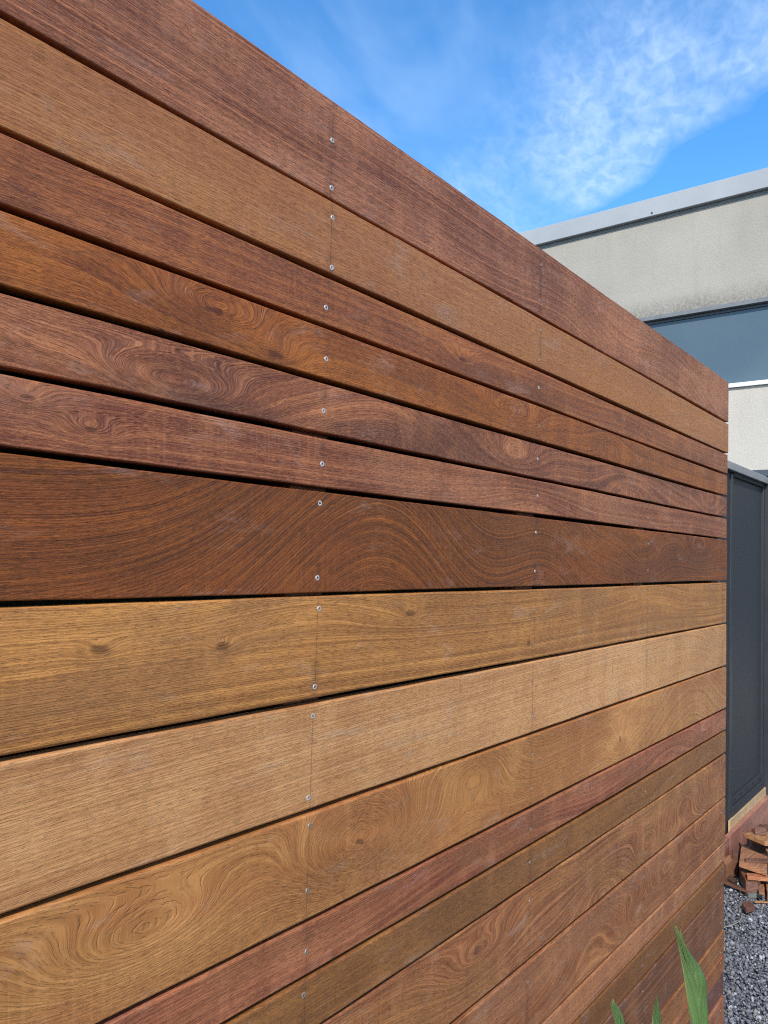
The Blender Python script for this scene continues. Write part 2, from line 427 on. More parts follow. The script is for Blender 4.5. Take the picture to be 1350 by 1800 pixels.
def board_mesh(x0, x1, h, t, rad, rnd):
    """plank with rounded long edges; local origin at its centre, slight bow"""
    bm = bmesh.new()
    prof = []
    seg = 5
    hy, hz = t / 2, h / 2
    for (cy, cz, a0) in ((hy - rad, hz - rad, 0), (-hy + rad, hz - rad, 90), (-hy + rad, -hz + rad, 180), (hy - rad, -hz + rad, 270)):
        for i in range(seg + 1):
            a = math.radians(a0 + 90 * i / seg)
            prof.append((cy + rad * math.cos(a), cz + rad * math.sin(a), i))
    n = len(prof)
    NX = 90
    L = x1 - x0
    ph = [rnd.uniform(0, 6.28) for _ in range(4)]
    rings = []
    xsn = [x0 + L * i / NX for i in range(NX + 1)]
    xsn = [x0, x0 + .0012] + xsn[1:-1] + [x1 - .0018, x1]
    for j, xx in enumerate(xsn):
        dz = 0.0008 * math.sin(xx * 2.1 + ph[0]) + 0.0005 * math.sin(xx * 5.3 + ph[1]) + 0.00025 * math.sin(xx * 31 + ph[3])
        dy = 0.0007 * math.sin(xx * 1.7 + ph[2]) + 0.0003 * math.sin(xx * 6.1 + ph[3])
        sh = 0.0012 if j in (0, len(xsn) - 1) else 0.0
        ring = []
        for (py, pz, i) in prof:
            py2 = py - math.copysign(min(sh, abs(py)), py)
            pz2 = pz - math.copysign(min(sh, abs(pz)), pz)
            ring.append(bm.verts.new((xx, py2 + dy, pz2 + dz)))
        rings.append(ring)
    for a, b in zip(rings[:-1], rings[1:]):
        for i in range(n):
            k = (i + 1) % n
            fc = bm.faces.new((a[i], a[k], b[k], b[i]))
            fc.smooth = prof[i][2] != seg
    bm.faces.new(rings[0][::-1])
    bm.faces.new(rings[-1])
    bmesh.ops.recalc_face_normals(bm, faces=bm.faces)
    return bm, (lambda q: 0.0007 * math.sin(q * 1.7 + ph[2]) + 0.0003 * math.sin(q * 6.1 + ph[3]))


fence = thing('wooden_fence', 'tall screen of horizontal reddish and tan hardwood planks', 'fence', (-2.0, 0.0, GROUND))
FO = Vector(fence.location)

# screws ------------------------------------------------------------------------------------------
mt_screw, N = new_mat('screw_steel')
tc = N.new('ShaderNodeTexCoord')
finish(N, (0.60, 0.585, 0.55), N.m('ADD', 0.30, N.m('MULTIPLY', N.noise(tc.outputs['Object'], 900, 2), 0.25)), metal=0.55)
mt_hole, N = new_mat('screw_recess')
tc = N.new('ShaderNodeTexCoord')
finish(N, N.mix(N.noise(tc.outputs['Object'], 700, 2), (0.004, 0.004, 0.004), (0.03, 0.028, 0.025)), 0.7)


def screw_mesh():
    bm = bmesh.new()
    # lathe around -Y: (radius, y)
    pr = [(0.0041, 0.0014), (0.0041, 0.0002), (0.0039, -0.0002), (0.0034, -0.00035), (0.0023, -0.0003)]
    seg = 24
    rings = []
    for (rr, yy) in pr:
        rings.append([bm.verts.new((rr * math.cos(2 * math.pi * i / seg), yy, rr * math.sin(2 * math.pi * i / seg))) for i in range(seg)])
    # six-lobed recess
    lob = []
    for i in range(seg):
        a = 2 * math.pi * i / seg
        q = 0.00180 + 0.00034 * math.cos(6 * a)
        lob.append((q * math.cos(a), q * math.sin(a)))
    rings.append([bm.verts.new((x_, -0.00025, z_)) for x_, z_ in lob])
    rings.append([bm.verts.new((x_ * .85, 0.0030, z_ * .85)) for x_, z_ in lob])
    for j in range(len(rings) - 1):
        for i in range(seg):
            k = (i + 1) % seg
            fc = bm.faces.new((rings[j][i], rings[j][k], rings[j + 1][k], rings[j + 1][i]))
            fc.smooth = True
            fc.material_index = 1 if j >= 5 else 0
    fc = bm.faces.new(rings[-1])
    fc.material_index = 1
    bmesh.ops.recalc_face_normals(bm, faces=bm.faces)
    me = bpy.data.meshes.new('screw')
    bm.to_mesh(me)
    bm.free()
    me.materials.append(mt_screw)
    me.materials.append(mt_hole)
    return me


SCREW = screw_mesh()
mt_steel_shaded, N = new_mat('screw_steel_shaded')
tc = N.new('ShaderNodeTexCoord')
finish(N, N.mix(N.noise(tc.outputs['Object'], 420, 3), (0.20, 0.17, 0.14), (0.46, 0.42, 0.37)), 0.5, metal=0.5)  # darker copy of the steel: shade of sunk screws put into the colour
SCREW_SHADED = SCREW.copy()
SCREW_SHADED.name = 'screw_shaded'
SCREW_SHADED.materials[0] = mt_steel_shaded
rnd = random.Random(3)
T = 0.021
FRONT_SCREWS = {1: (.579, .511), 2: (.469, .398), 3: (.339,), 4: (.267,), 5: (.195,), 6: (.121,), 7: (.067, -.035), 8: (-.077, -.182), 9: (-.221, -.329),
                10: (-.366, -.451), 11: (-.531,), 12: (-.585,)}
for i in range(1, 22):
    zt, zb = GAPS[i - 1], GAPS[i]
    gap = 0.0070 if i < 7 else (0.0064 if i < 9 else 0.0056)
    gt = 0.0 if i == 1 else gap / 2
    zt -= gt
    zb += gap / 2
    h = zt - zb
    zc = (zt + zb) / 2
    x_end = XR + {1: .013, 2: .006, 3: .004}.get(i, 0.0) + rnd.uniform(-.002, .002) + (-.004 if i > 14 else 0)
    bm, bow = board_mesh(XL + rnd.uniform(-.01, .01), x_end, h, T, 0.0019 if i < 8 else 0.0034, rnd)
    mt = wood_mat('hardwood_%d' % i, seed=i * 1.37, lines=COLX, line_off=rnd.uniform(-.002, .002), **B[i])
    yo = rnd.uniform(-.0012, .0012)
    pl = mesh_obj('plank', bm, mt, fence, Vector((0, T / 2 + yo, zc)) - FO)
    if i in BOARD_LABELS:
        pl['label'] = BOARD_LABELS[i]
    for ci, cx in enumerate(COLX):
        if ci == 0 and i in FRONT_SCREWS:
            zs = FRONT_SCREWS[i]
        elif h > 0.09:
            mrg = 0.034 if h > .12 else .020
            zs = (zt - mrg + rnd.uniform(-.006, .006), zb + mrg - .006 + rnd.uniform(-.006, .006))
        elif ci == 3:
            zs = (zt - .014, zb + .014)
        else:
            zs = (zc + rnd.uniform(-.006, .006),)
        for zz_ in zs:
            shaded_screw = (ci == 0 and i > 9) or (ci > 0 and (i > 7 or i < 3)) or (ci > 1) or (ci == 1 and rnd.random() < .35)
            s = bpy.data.objects.new('screw', SCREW_SHADED if shaded_screw else SCREW)
            s.scale = (.80, 1, .80) if ci else (.95, 1, .95)
            sx = cx + rnd.uniform(-.004, .004)
            s.location = (sx, -T / 2 + bow(sx) + rnd.uniform(-.0002, 0.00005), zz_ - zc)
            s.rotation_euler = (rnd.uniform(-.10, .10), rnd.uniform(0, 6.28), rnd.uniform(-.10, .10))
            link(s, pl)

batten_mat = wood_mat('batten_wood', dark=(70, 34, 24), mid=(104, 54, 38), light=(130, 76, 54), seed=51.3, ring=.4, fine=.4, fleck=.2)
for cx in COLX[:3] + [-0.055] + [-2.68, -3.31]:
    xc = cx
    bm = bmesh.new()
    add_box(bm, -1.08, 1.08, -.02, .02, -.035, .035, .002)
    o = mesh_obj('batten', bm, batten_mat, fence, Vector((xc, T + .0235, -.5)) - FO)
    o.rotation_euler = (0, math.radians(90), 0)
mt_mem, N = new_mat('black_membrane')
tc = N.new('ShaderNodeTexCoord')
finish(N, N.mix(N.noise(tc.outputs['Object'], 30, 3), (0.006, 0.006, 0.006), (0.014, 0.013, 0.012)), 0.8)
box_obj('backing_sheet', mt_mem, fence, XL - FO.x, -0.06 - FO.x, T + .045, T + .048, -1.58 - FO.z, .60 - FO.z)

# ------------------------------------------------------------------ ground
mt_gr, N = new_mat('gravel_ground')
tc = N.new('ShaderNodeTexCoord')
vor = N.new('ShaderNodeTexVoronoi')
vor.inputs['Scale'].default_value = 90
N.put(vor.inputs['Vector'], tc.outputs['Object'])
vs_ = N.sep(vor.outputs['Color'])
gcol = N.mix(vs_[0], (0.045, 0.052, 0.070), (0.20, 0.215, 0.26))  # blue cast of shade put into the ground colour, as on the pebbles
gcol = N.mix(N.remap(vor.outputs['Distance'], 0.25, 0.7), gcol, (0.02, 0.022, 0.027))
finish(N, gcol, 0.75, N.m('SUBTRACT', 1.0, vor.outputs['Distance']), 0.006)
bm = bmesh.new()
add_box(bm, -400, 400, -400, 400, -.5, 0)
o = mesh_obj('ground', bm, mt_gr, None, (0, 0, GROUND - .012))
tag(o, kind='structure')

mt_peb, N = new_mat('pebbles')
at = N.new('ShaderNodeAttribute')
at.attribute_name = 'tone'
tc = N.new('ShaderNodeTexCoord')
tv = N.sep(at.outputs['Vector'])
pc = N.mix(tv[0], (0.062, 0.067, 0.080), (0.190, 0.202, 0.230))  # blue cast and darkness of shade put into the stone colour
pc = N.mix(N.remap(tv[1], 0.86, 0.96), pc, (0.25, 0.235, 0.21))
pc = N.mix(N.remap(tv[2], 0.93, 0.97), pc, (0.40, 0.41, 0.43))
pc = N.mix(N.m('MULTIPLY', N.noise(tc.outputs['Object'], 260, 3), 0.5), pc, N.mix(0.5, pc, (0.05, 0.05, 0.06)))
finish(N, pc, 0.6, N.noise(tc.outputs['Object'], 500, 3), 0.001)


def pebble_shapes(n, rng):
    out = []
    for _ in range(n):
        b = bmesh.new()
        bmesh.ops.create_icosphere(b, subdivisions=2, radius=1.0)
        vs = np.array([v.co[:] for v in b.verts])
        tr = np.array([[v.index for v in f_.verts] for f_ in b.faces])
        b.free()
        # cut by random planes to make crushed-stone facets
        for _k in range(9):
            nrm = rng.normal(size=3)
            nrm /= np.linalg.norm(nrm)
            dd = rng.uniform(.55, .88)
            pr = vs @ nrm
            over = np.maximum(pr - dd, 0)
            vs = vs - over[:, None] * nrm * .92
        vs = vs * np.array([1.0, rng.uniform(.6, .9), rng.uniform(.45, .75)])
        out.append((vs, tr))
    return out


def scatter_pebbles():
    rng = np.random.default_rng(11)
    shapes = pebble_shapes(10, rng)
    V, F, TN = [], [], []
    base = 0
    regions = [(-0.35, 2.6, -.75, .40, 24000, 0.0), (-0.2, 2.0, -.25, .39, 8000, .005)]
    for (x0, x1, y0, y1, cnt, lift) in regions:
        for _ in range(cnt):
            px, py = rng.uniform(x0, x1), rng.uniform(y0, y1)
            vs, tr = shapes[rng.integers(len(shapes))]
            s = min(max(rng.lognormal(math.log(.0052), .42), .003), .017)
            q = rng.normal(size=4)
            q[1:3] *= .55
            q /= np.linalg.norm(q)
            w_, a, b, c = q
            Rm = np.array([[1 - 2 * (b * b + c * c), 2 * (a * b - c * w_), 2 * (a * c + b * w_)],
                           [2 * (a * b + c * w_), 1 - 2 * (a * a + c * c), 2 * (b * c - a * w_)],
                           [2 * (a * c - b * w_), 2 * (b * c + a * w_), 1 - 2 * (a * a + b * b)]])
            vv = vs @ Rm.T * s + np.array([px, py, GROUND - .009 + lift + rng.uniform(0, .006)])
            V.append(vv)
            F.append(tr + base)
            base += len(vs)
            TN.append(np.repeat(rng.random((1, 3)), len(vs), axis=0))
    V = np.concatenate(V)
    F = np.concatenate(F)
    TN = np.concatenate(TN)
    me = bpy.data.meshes.new('gravel')
    me.vertices.add(len(V))
    me.vertices.foreach_set('co', V.astype(np.float32).ravel())
    me.loops.add(len(F) * 3)
    me.loops.foreach_set('vertex_index', F.astype(np.int32).ravel())
    me.polygons.add(len(F))
    me.polygons.foreach_set('loop_start', np.arange(0, len(F) * 3, 3, dtype=np.int32))
    me.polygons.foreach_set('loop_total', np.full(len(F), 3, dtype=np.int32))
    me.update(calc_edges=True)
    att = me.attributes.new('tone', 'FLOAT_VECTOR', 'POINT')
    att.data.foreach_set('vector', TN.astype(np.float32).ravel())
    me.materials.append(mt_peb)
    o = bpy.data.objects.new('gravel', me)
    link(o)
    tag(o, 'loose grey crushed stone gravel, tinted blue as if in shade, beside the plank fence', 'gravel', kind='stuff')


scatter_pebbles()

# ------------------------------------------------------------------ building behind
BX = 5.0


def stucco(name, col_a, col_b, grime=False):
    mt, N = new_mat(name)
    tc = N.new('ShaderNodeTexCoord')
    P = tc.outputs['Object']
    x, y, z = N.sep(P)
    n1 = N.noise(P, 150, 4, 0.7)
    n2 = N.noise(P, 60, 3, 0.6)
    n3 = N.noise(P, 1.3, 4, 0.55)
    streak = N.noise(N.xyz(0, N.m('MULTIPLY', y, 7.0), N.m('MULTIPLY', z, 0.8)), 1.0, 3, 0.6)
    c = N.mix(N.remap(n3, 0.3, 0.7), col_a, col_b)
    c = N.mix(N.m('MULTIPLY', N.remap(streak, 0.52, 0.75), 0.18), c, tuple(v * 0.72 for v in col_a))
    if grime:
        # soot along the drip edge at the foot of the wall band, patchy
        edge = N.m('ADD', z, N.m('MULTIPLY', N.m('SUBTRACT', N.noise(P, 5.0, 4, 0.65), 0.5), 0.16))
        gm = N.m('MULTIPLY', N.remap(edge, -.54, -.30, 1.0, 0.0), N.remap(N.noise(P, 34, 4, 0.7), 0.34, 0.60, 0.25, 1.0))
        c = N.mix(N.m('MULTIPLY', gm, 0.55), c, (0.085, 0.08, 0.07))
    hgt = N.m('ADD', N.m('MULTIPLY', N.remap(n1, 0.35, 0.65), 0.7), n2)
    speck = N.noise(P, 62, 5, 0.85)
    c = N.mix(N.m('MULTIPLY', N.remap(speck, 0.50, 0.30), 0.08), c, tuple(v * 0.55 for v in col_a))
    c = N.mix(N.m('MULTIPLY', N.remap(speck, 0.52, 0.70), 0.07), c, tuple(min(v * 1.3, .85) for v in col_b))
    finish(N, c, 0.9, N.remap(speck, 0.3, 0.7), 0.0017, spec=0.2)
    return mt


st_up = stucco('grey_stucco', (0.328, 0.306, 0.262), (0.370, 0.346, 0.298), True)
st_lo = stucco('white_stucco', (0.465, 0.43, 0.37), (0.505, 0.47, 0.41))


def plain(name, a, b, rough, scale=8.0, metal=0.0, spec=0.5, bump=0.0, rv=0.1):
    mt, N = new_mat(name)
    tc = N.new('ShaderNodeTexCoord')
    n = N.noise(tc.outputs['Object'], scale, 4, 0.6)
    n_f = N.noise(tc.outputs['Object'], scale * 40, 2, 0.6)
    c = N.mix(N.remap(n, 0.3, 0.7), a, b)
    finish(N, c, N.m('ADD', rough, N.m('MULTIPLY', N.m('SUBTRACT', n, 0.5), rv)), n_f if bump else None, bump or .001, spec=spec, metal=metal)
    return mt


mt_fascia = plain('painted_aluminium', (0.29, 0.305, 0.315), (0.33, 0.345, 0.355), 0.42, 2.0)
mt_drip = plain('grey_drip_edge', (0.13, 0.14, 0.145), (0.17, 0.18, 0.185), 0.5, 6.0)
mt_white = plain('white_sill', (0.76, 0.76, 0.76), (0.82, 0.82, 0.82), 0.35, 6.0)
mt_dark = plain('anthracite_frame', (0.045, 0.055, 0.07), (0.06, 0.07, 0.085), 0.35, 6.0)
mt_blind = plain('blue_grey_pane', (0.066, 0.102, 0.128), (0.078, 0.114, 0.140), 0.28, 1.2, spec=0.4)
mt_black = plain('shadow_gap', (0.012, 0.013, 0.015), (0.02, 0.02, 0.022), 0.7, 6.0)

bld = thing('building', 'pale rendered flat roofed building behind the plank fence', 'building', (BX, 0, GROUND))
BO = Vector(bld.location)


def bpart(name, mat, x0, x1, y0, y1, z0, z1, bevel=0.0, parent=None):
    o = box_obj(name, mat, bld if parent is None else parent, x0, x1, y0, y1, z0, z1, bevel)
    o.location = Vector(o.location) - BO if parent is None else Vector(o.location) - BO - Vector(parent.location)
    return o


Y0, Y1 = -7.0, 7.5
o = bpart('wall', st_up, BX, BX + 4, Y0, Y1, 2.545, 3.60)
o['label'] = 'upper wall band with grime along its lower edge'
bpart('drip_profile', mt_drip, BX - .012, BX + .3, Y0, Y1, 2.502, 2.542)
fa = bpart('fascia', mt_fascia, BX - .06, BX + 4.05, Y0 - .05, Y1 + .05, 3.585, 3.775, .004)
bpart('fascia_band', mt_drip, BX - .006, BX - .001, Y0, Y1, 3.552, 3.5835)  # thin grey band on the wall face just under the fascia
for yy in (-1.2, 2.02, 5.2):
    o = bpart('rivet', mt_dark, BX - .066, BX - .058, yy - .009, yy + .009, 3.605, 3.623, .002)
w = bpart('window', mt_black, BX + .10, BX + 3.9, Y0 + .3, Y1 - .3, 1.74, 2.501)
w['label'] = 'long blue grey ribbon window under the upper wall'
for a, b in ((-6.6, -3.6), (-3.56, -.6), (-.56, 2.4), (2.44, 5.4), (5.44, 7.1)):
    bpart('pane', mt_blind, BX + .06, BX + .098, a, b, 1.755, 2.47, 0, w)
bpart('window_frame', mt_dark, BX + .045, BX + .098, Y0 + .3, Y1 - .3, 2.472, 2.5, .002, w)
bpart('window_sill', mt_white, BX - .03, BX + .12, Y0 + .2, Y1 - .2, 1.705, 1.745, .003, w)
bpart('wall', st_lo, BX, BX + 4, Y0, Y1, 0.899, 1.702)
w2 = bpart('window', mt_black, BX + .12, BX + 3.9, Y0 + .3, Y1 - .3, -.9, .896)
bpart('window_frame', mt_dark, BX - .004, BX + .118, Y0 + .3, Y1 - .3, .838, .897, .003, w2)
for a in np.arange(Y0 + .35, Y1 - 1.2, 1.3):
    bpart('pane', mt_blind, BX + .07, BX + .118, a, a + 1.24, -.88, .80, 0, w2)
bpart('wall', st_lo, BX, BX + 4, Y0, Y1, -1.64, -.903)

# ------------------------------------------------------------------ anthracite metal fence beyond
mt_panel, N = new_mat('anthracite_sheet')
tc = N.new('ShaderNodeTexCoord')
pn = N.noise(tc.outputs['Object'], 2.0, 4, 0.6)
finish(N, N.mix(pn, (0.024, 0.027, 0.032), (0.031, 0.034, 0.040)), N.m('ADD', 0.52, N.m('MULTIPLY', pn, 0.14)),
       N.noise(tc.outputs['Object'], 1.8, 2, 0.5), 0.004, spec=0.4)
mt_rail = plain('grey_rail', (0.022, 0.025, 0.031), (0.029, 0.032, 0.038), 0.5, 5.0)
mt_lightrail = plain('light_grey_rail', (0.20, 0.207, 0.21), (0.24, 0.247, 0.25), 0.38, 5.0)

mf = thing('metal_fence', 'dark anthracite sheet metal fence behind the wood offcuts', 'fence', (1.8, .45, GROUND))
MO = Vector(mf.location)


def mpart(name, mat, x0, x1, y0, y1, z0, z1, bevel=0.0, parent=mf):
    o = box_obj(name, mat, parent, x0, x1, y0, y1, z0, z1, bevel)
    o.location = Vector(o.location) - MO
    return o


def metal_bay(x0, x1):
    mpart('stile', mt_rail, x0, x0 + .045, .438, .478, -1.47, .515, .002)
    mpart('panel', mt_panel, x0 + .047, x1 - .032, .452, .462, -1.300, .503)
    mpart('stile', mt_rail, x1 - .03, x1, .438, .478, -1.47, .515, .002)
    mpart('rail', mt_lightrail, x0 - (.19 if 1.7 < x0 < 1.8 else 0), x1 + .0035, .415, .490, .528, .572, .003)
    mpart('rail', mt_black, x0 + .047, x1 - .032, .436, .478, .505, .5255)  # black strip: shade of the recess under the top rail painted in
    mpart('rail', mt_rail, x0 + .047, x1 - .032, .440, .478, -1.344, -1.303, .0015)
    mpart('rail', mt_rail, x0 + .047, x1 - .032, .432, .478, -1.400, -1.348, .0015)
    n = int((x1 - x0) / .14)
    for k in range(n):
        xx = x0 + .12 + k * .14
        if xx < x1 - .06:
            mpart('rivet', mt_black, xx - .006, xx + .006, .4365, .4385, -1.329, -1.317)


metal_bay(1.792, 2.60)
mpart('post', mt_rail, 2.604, 2.70, .395, .485, -1.64, .555, .003)
metal_bay(2.704, 3.75)
mpart('post', mt_rail, 3.754, 3.85, .395, .485, -1.64, .555, .003)
metal_bay(3.854, 4.93)
mpart('post', mt_black, 1.604, 1.7885, .444, .50, -1.64, .52, .002)  # added black piece that darkens the gap left of the stile
for a in (-4.3, -3.1, -1.9, -.7, .5):  # unseen bays behind the planks, added to shade the gravel
    metal_bay(a + .004, a + 1.1)
    if a < .4:
        mpart('post', mt_rail, a + 1.104, a + 1.196, .395, .485, -1.64, .555, .003)

# ------------------------------------------------------------------ retaining boards
brown = dict(dark=(84, 46, 38), mid=(124, 78, 64), light=(158, 110, 92))
kb = wood_mat('retaining_wood', seed=71.1, ring=.35, fine=.35, fleck=.2, pore=.3, patch=(150, 112, 96), patch_s=.3, **brown)
kb2 = wood_mat('retaining_wood_pale', seed=75.4, ring=.3, fine=.35, fleck=.2, pore=.25, dark=(108, 66, 54), mid=(146, 98, 82), light=(178, 132, 112))
rb = box_obj('retaining_board', kb, None, .2, 1.648, .400, .424, -1.66, -1.452, .0015)
tag(rb, 'reddish retaining board meeting the plank fence, left of the joint', 'board', 'retaining boards along the gravel')
rb = box_obj('retaining_board', kb2, None, 1.653, 4.9, .400, .424, -1.66, -1.449, .0015)
tag(rb, 'long reddish retaining board running behind the offcut pile, right of the joint', 'board', 'retaining boards along the gravel')
kc = wood_mat('pale_pine', seed=81.0, ring=.35, fine=.4, fleck=.2, pore=.15, dark=(140, 112, 80), mid=(172, 146, 110), light=(192, 170, 136), patch=(160, 142, 114), patch_s=.3)
pb = box_obj('pine_board', kc, None, 1.758, 4.9, .4255, .4365, -1.62, -1.402, .001)
tag(pb, 'pale cream pine board under the dark metal fence', 'board')

# ------------------------------------------------------------------ offcut pile
of_mats = {  # wood colours darkened: the shade over the pile is put into them
    'red': wood_mat('offcut_red', seed=91.0, ring=.5, fine=.5, fleck=.3, dark=(92, 58, 42), mid=(140, 98, 70), light=(178, 132, 98)),
    'brown': wood_mat('offcut_brown', seed=93.7, ring=.5, fine=.5, fleck=.3, dark=(60, 38, 30), mid=(92, 62, 50), light=(128, 92, 74)),
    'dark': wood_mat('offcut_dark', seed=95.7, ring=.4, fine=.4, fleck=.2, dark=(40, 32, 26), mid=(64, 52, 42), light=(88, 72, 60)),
    'orange': wood_mat('offcut_orange', seed=97.1, ring=.5, fine=.5, fleck=.2, dark=(110, 62, 40), mid=(146, 88, 56), light=(178, 122, 84)),
    'grey': wood_mat('offcut_grey', seed=99.1, ring=.4, fine=.5, fleck=.2, dark=(62, 62, 60), mid=(92, 92, 90), light=(120, 118, 112)),
    'tan': wood_mat('offcut_tan', seed=101.9, ring=.5, fine=.5, fleck=.2, dark=(112, 76, 50), mid=(150, 108, 72), light=(186, 146, 104)),
}


def offcut(poly, zt, th, mat, label, tilt=None):
    """block whose top face is the polygon poly at height zt"""
    rq = random.Random(label)
    fine = []
    for i_ in range(len(poly)):
        a_, b_ = Vector(poly[i_]), Vector(poly[(i_ + 1) % len(poly)])
        fine.append((a_.x + rq.uniform(-.003, .003), a_.y + rq.uniform(-.003, .003)))
        if (b_ - a_).length > .09:
            for t_ in (.3, .55, .8):
                q_ = a_.lerp(b_, t_ + rq.uniform(-.08, .08))
                fine.append((q_.x + rq.uniform(-.0022, .0022), q_.y + rq.uniform(-.0022, .0022)))
    poly = fine
    cx = sum(p[0] for p in poly) / len(poly)
    cy = sum(p[1] for p in poly) / len(poly)
    ar = sum(poly[i][0] * poly[(i + 1) % len(poly)][1] - poly[(i + 1) % len(poly)][0] * poly[i][1] for i in range(len(poly)))
    if ar < 0:
        poly = poly[::-1]
    bm = bmesh.new()
    top = [bm.verts.new((p[0] - cx, p[1] - cy, 0)) for p in poly]
    bot = [bm.verts.new((p[0] - cx, p[1] - cy, -th)) for p in poly]
    bm.faces.new(top)
    bm.faces.new(bot[::-1])
    n = len(poly)
    for i in range(n):
        bm.faces.new((top[i], bot[i], bot[(i + 1) % n], top[(i + 1) % n]))
    bmesh.ops.bevel(bm, geom=list(bm.edges), offset=.0016, segments=1, affect='EDGES')
    o = mesh_obj('wood_offcut', bm, of_mats[mat], None, (cx, cy, zt))
    if tilt:
        o.rotation_euler = tilt
    tag(o, label, 'offcut', 'wood offcuts piled on the gravel')
    return o


offcut([(1.690, .352), (1.642, .213), (1.424, .171), (1.443, .304)], -1.500, .024, 'red', 'broad reddish offcut lying slanted on top of the pile front', (0.03, 0.02, 0))
offcut([(1.411, .264), (1.50, .11), (1.462, .10), (1.371, .247)], -1.530, .018, 'orange', 'thin bright orange strip jutting out under the broad offcut')
offcut([(1.534, .329), (1.567, .209), (1.382, .200), (1.348, .247)], -1.552, .056, 'brown', 'thick dark brown block under the orange strip')
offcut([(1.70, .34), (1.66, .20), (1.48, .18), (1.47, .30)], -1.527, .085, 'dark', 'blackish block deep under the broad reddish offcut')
offcut([(1.380, .272), (1.438, .199), (1.386, .170), (1.330, .232)], -1.598, .020, 'grey', 'flat grey offcut lying lowest on the gravel at the pile foot')
offcut([(1.746, .349), (1.90, .215), (1.720, .170), (1.676, .235)], -1.442, .022, 'tan', 'pale orange tipped board crowning the pile')
offcut([(1.744, .300), (1.83, .288), (1.777, .245)], -1.398, .042, 'brown', 'small dark triangular wedge on the crowning board')
offcut([(1.497, .394), (1.580, .385), (1.601, .351), (1.403, .359)], -1.520, .100, 'red', 'reddish piece leaning against the retaining board')
offcut([(1.610, .376), (1.632, .353), (1.547, .332), (1.518, .352)], -1.497, .11, 'brown', 'upright small brown block beside the retaining board')
offcut([(1.454, .374), (1.505, .371), (1.447, .310), (1.398, .314)], -1.588, .030, 'dark', 'dark low offcut on the gravel close to the plank fence corner')
offcut([(1.449, .179), (1.507, .144), (1.394, .114), (1.351, .153)], -1.572, .042, 'orange', 'orange end grain chunk at the front of the pile')
offcut([(1.826, .385), (1.96, .20), (1.76, .17), (1.72, .364)], -1.535, .09, 'dark', 'black shaded block in the hollow of the pile')  # dark filler, its colour stands for the shade inside the pile
offcut([(1.93, .36), (2.10, .30), (2.02, .17), (1.86, .23)], -1.468, .15, 'brown', 'brown block holding up the crowning board')
offcut([(1.176, .231), (1.226, .203), (1.186, .169), (1.122, .196)], -1.588, .022, 'brown', 'single small brown offcut alone on the gravel')

for (ang, px_, py_, pz_, ln_, wd_, th_, mt_, lb_, tl_) in (
        (0.5, 1.60, .18, -1.478, .20, .022, .010, 'tan', 'slim pale splinter lying across the top of the pile', (.10, .05)),
        (-.9, 1.52, .22, -1.486, .16, .035, .012, 'brown', 'thin brown slat lying on the broad reddish offcut', (.05, -.06)),
        (0.2, 1.40, .19, -1.575, .17, .030, .012, 'red', 'thin reddish slat poking out low at the pile front', (-.12, .04)),
        (1.3, 1.37, .30, -1.590, .15, .028, .010, 'brown', 'thin brown strip on the gravel left of the pile', (.06, .10)),
        (2.3, 1.30, .17, -1.604, .07, .014, .008, 'tan', 'small pale chip on the gravel before the pile', (.0, .05))):
    ca_, sa_ = math.cos(ang), math.sin(ang)
    pts_ = [(px_ + ca_ * a_ - sa_ * b_, py_ + sa_ * a_ + ca_ * b_) for a_, b_ in ((-ln_ / 2, -wd_ / 2), (ln_ / 2, -wd_ * .3), (ln_ / 2 * .9, wd_ / 2), (-ln_ / 2 * .95, wd_ * .45))]
    offcut(pts_, pz_, th_, mt_, lb_, (tl_[0], tl_[1], 0))

# thin pale twig on the gravel
cu = bpy.data.curves.new('twig', 'CURVE')
cu.dimensions = '3D'
sp = cu.splines.new('POLY')
tw = [(.86, .25, -1.607), (.902, .229, -1.604), (.945, .206, -1.602), (1.0, .195, -1.604), (1.045, .197, -1.606), (1.085, .206, -1.609)]
sp.points.add(len(tw) - 1)
for p_, c_ in zip(sp.points, tw):
    p_.co = (*c_, 1)
cu.bevel_depth = .0017
cu.bevel_resolution = 2
mt_twig = plain('dry_twig', (0.20, 0.19, 0.13), (0.30, 0.28, 0.20), 0.7, 60)
tmp = bpy.data.objects.new('twig', cu)
COL.objects.link(tmp)
dg = bpy.context.evaluated_depsgraph_get()
me = bpy.data.meshes.new_from_object(tmp.evaluated_get(dg))
bpy.data.objects.remove(tmp)
me.materials.clear()
me.materials.append(mt_twig)
tw_o = link(bpy.data.objects.new('twig', me))
tag(tw_o, 'thin pale dry twig curved on the gravel beside the plank fence', 'twig')

# ------------------------------------------------------------------ plant with three rolled leaves
mt_leaf, N = new_mat('leaf_green')
at = N.new('ShaderNodeAttribute')
at.attribute_name = 'luv'
lu, lv, lw = N.sep(at.outputs['Vector'])
tc = N.new('ShaderNodeTexCoord')
vein = N.noise(dim='1D', w=N.m('ADD', N.m('MULTIPLY', lv, 60.0), N.m('MULTIPLY', N.m('ABSOLUTE', lu), -26.0)), scale=1.0, detail=2.0)
big = N.noise(tc.outputs['Object'], 14, 3, 0.55)
lc = N.mix(N.remap(big, 0.3, 0.7), (0.074, 0.150, 0.042), (0.110, 0.205, 0.058))
lc = N.mix(N.m('MULTIPLY', N.remap(vein, 0.4, 0.65), 0.45), lc, (0.17, 0.275, 0.10))
lc = N.mix(N.remap(N.m('ABSOLUTE', lu), 0.88, 0.97), lc, (0.36, 0.40, 0.15))
lc = N.mix(N.m('MULTIPLY', N.remap(N.m('ABSOLUTE', lu), 0.06, 0.0), 0.4), lc, (0.20, 0.30, 0.12))
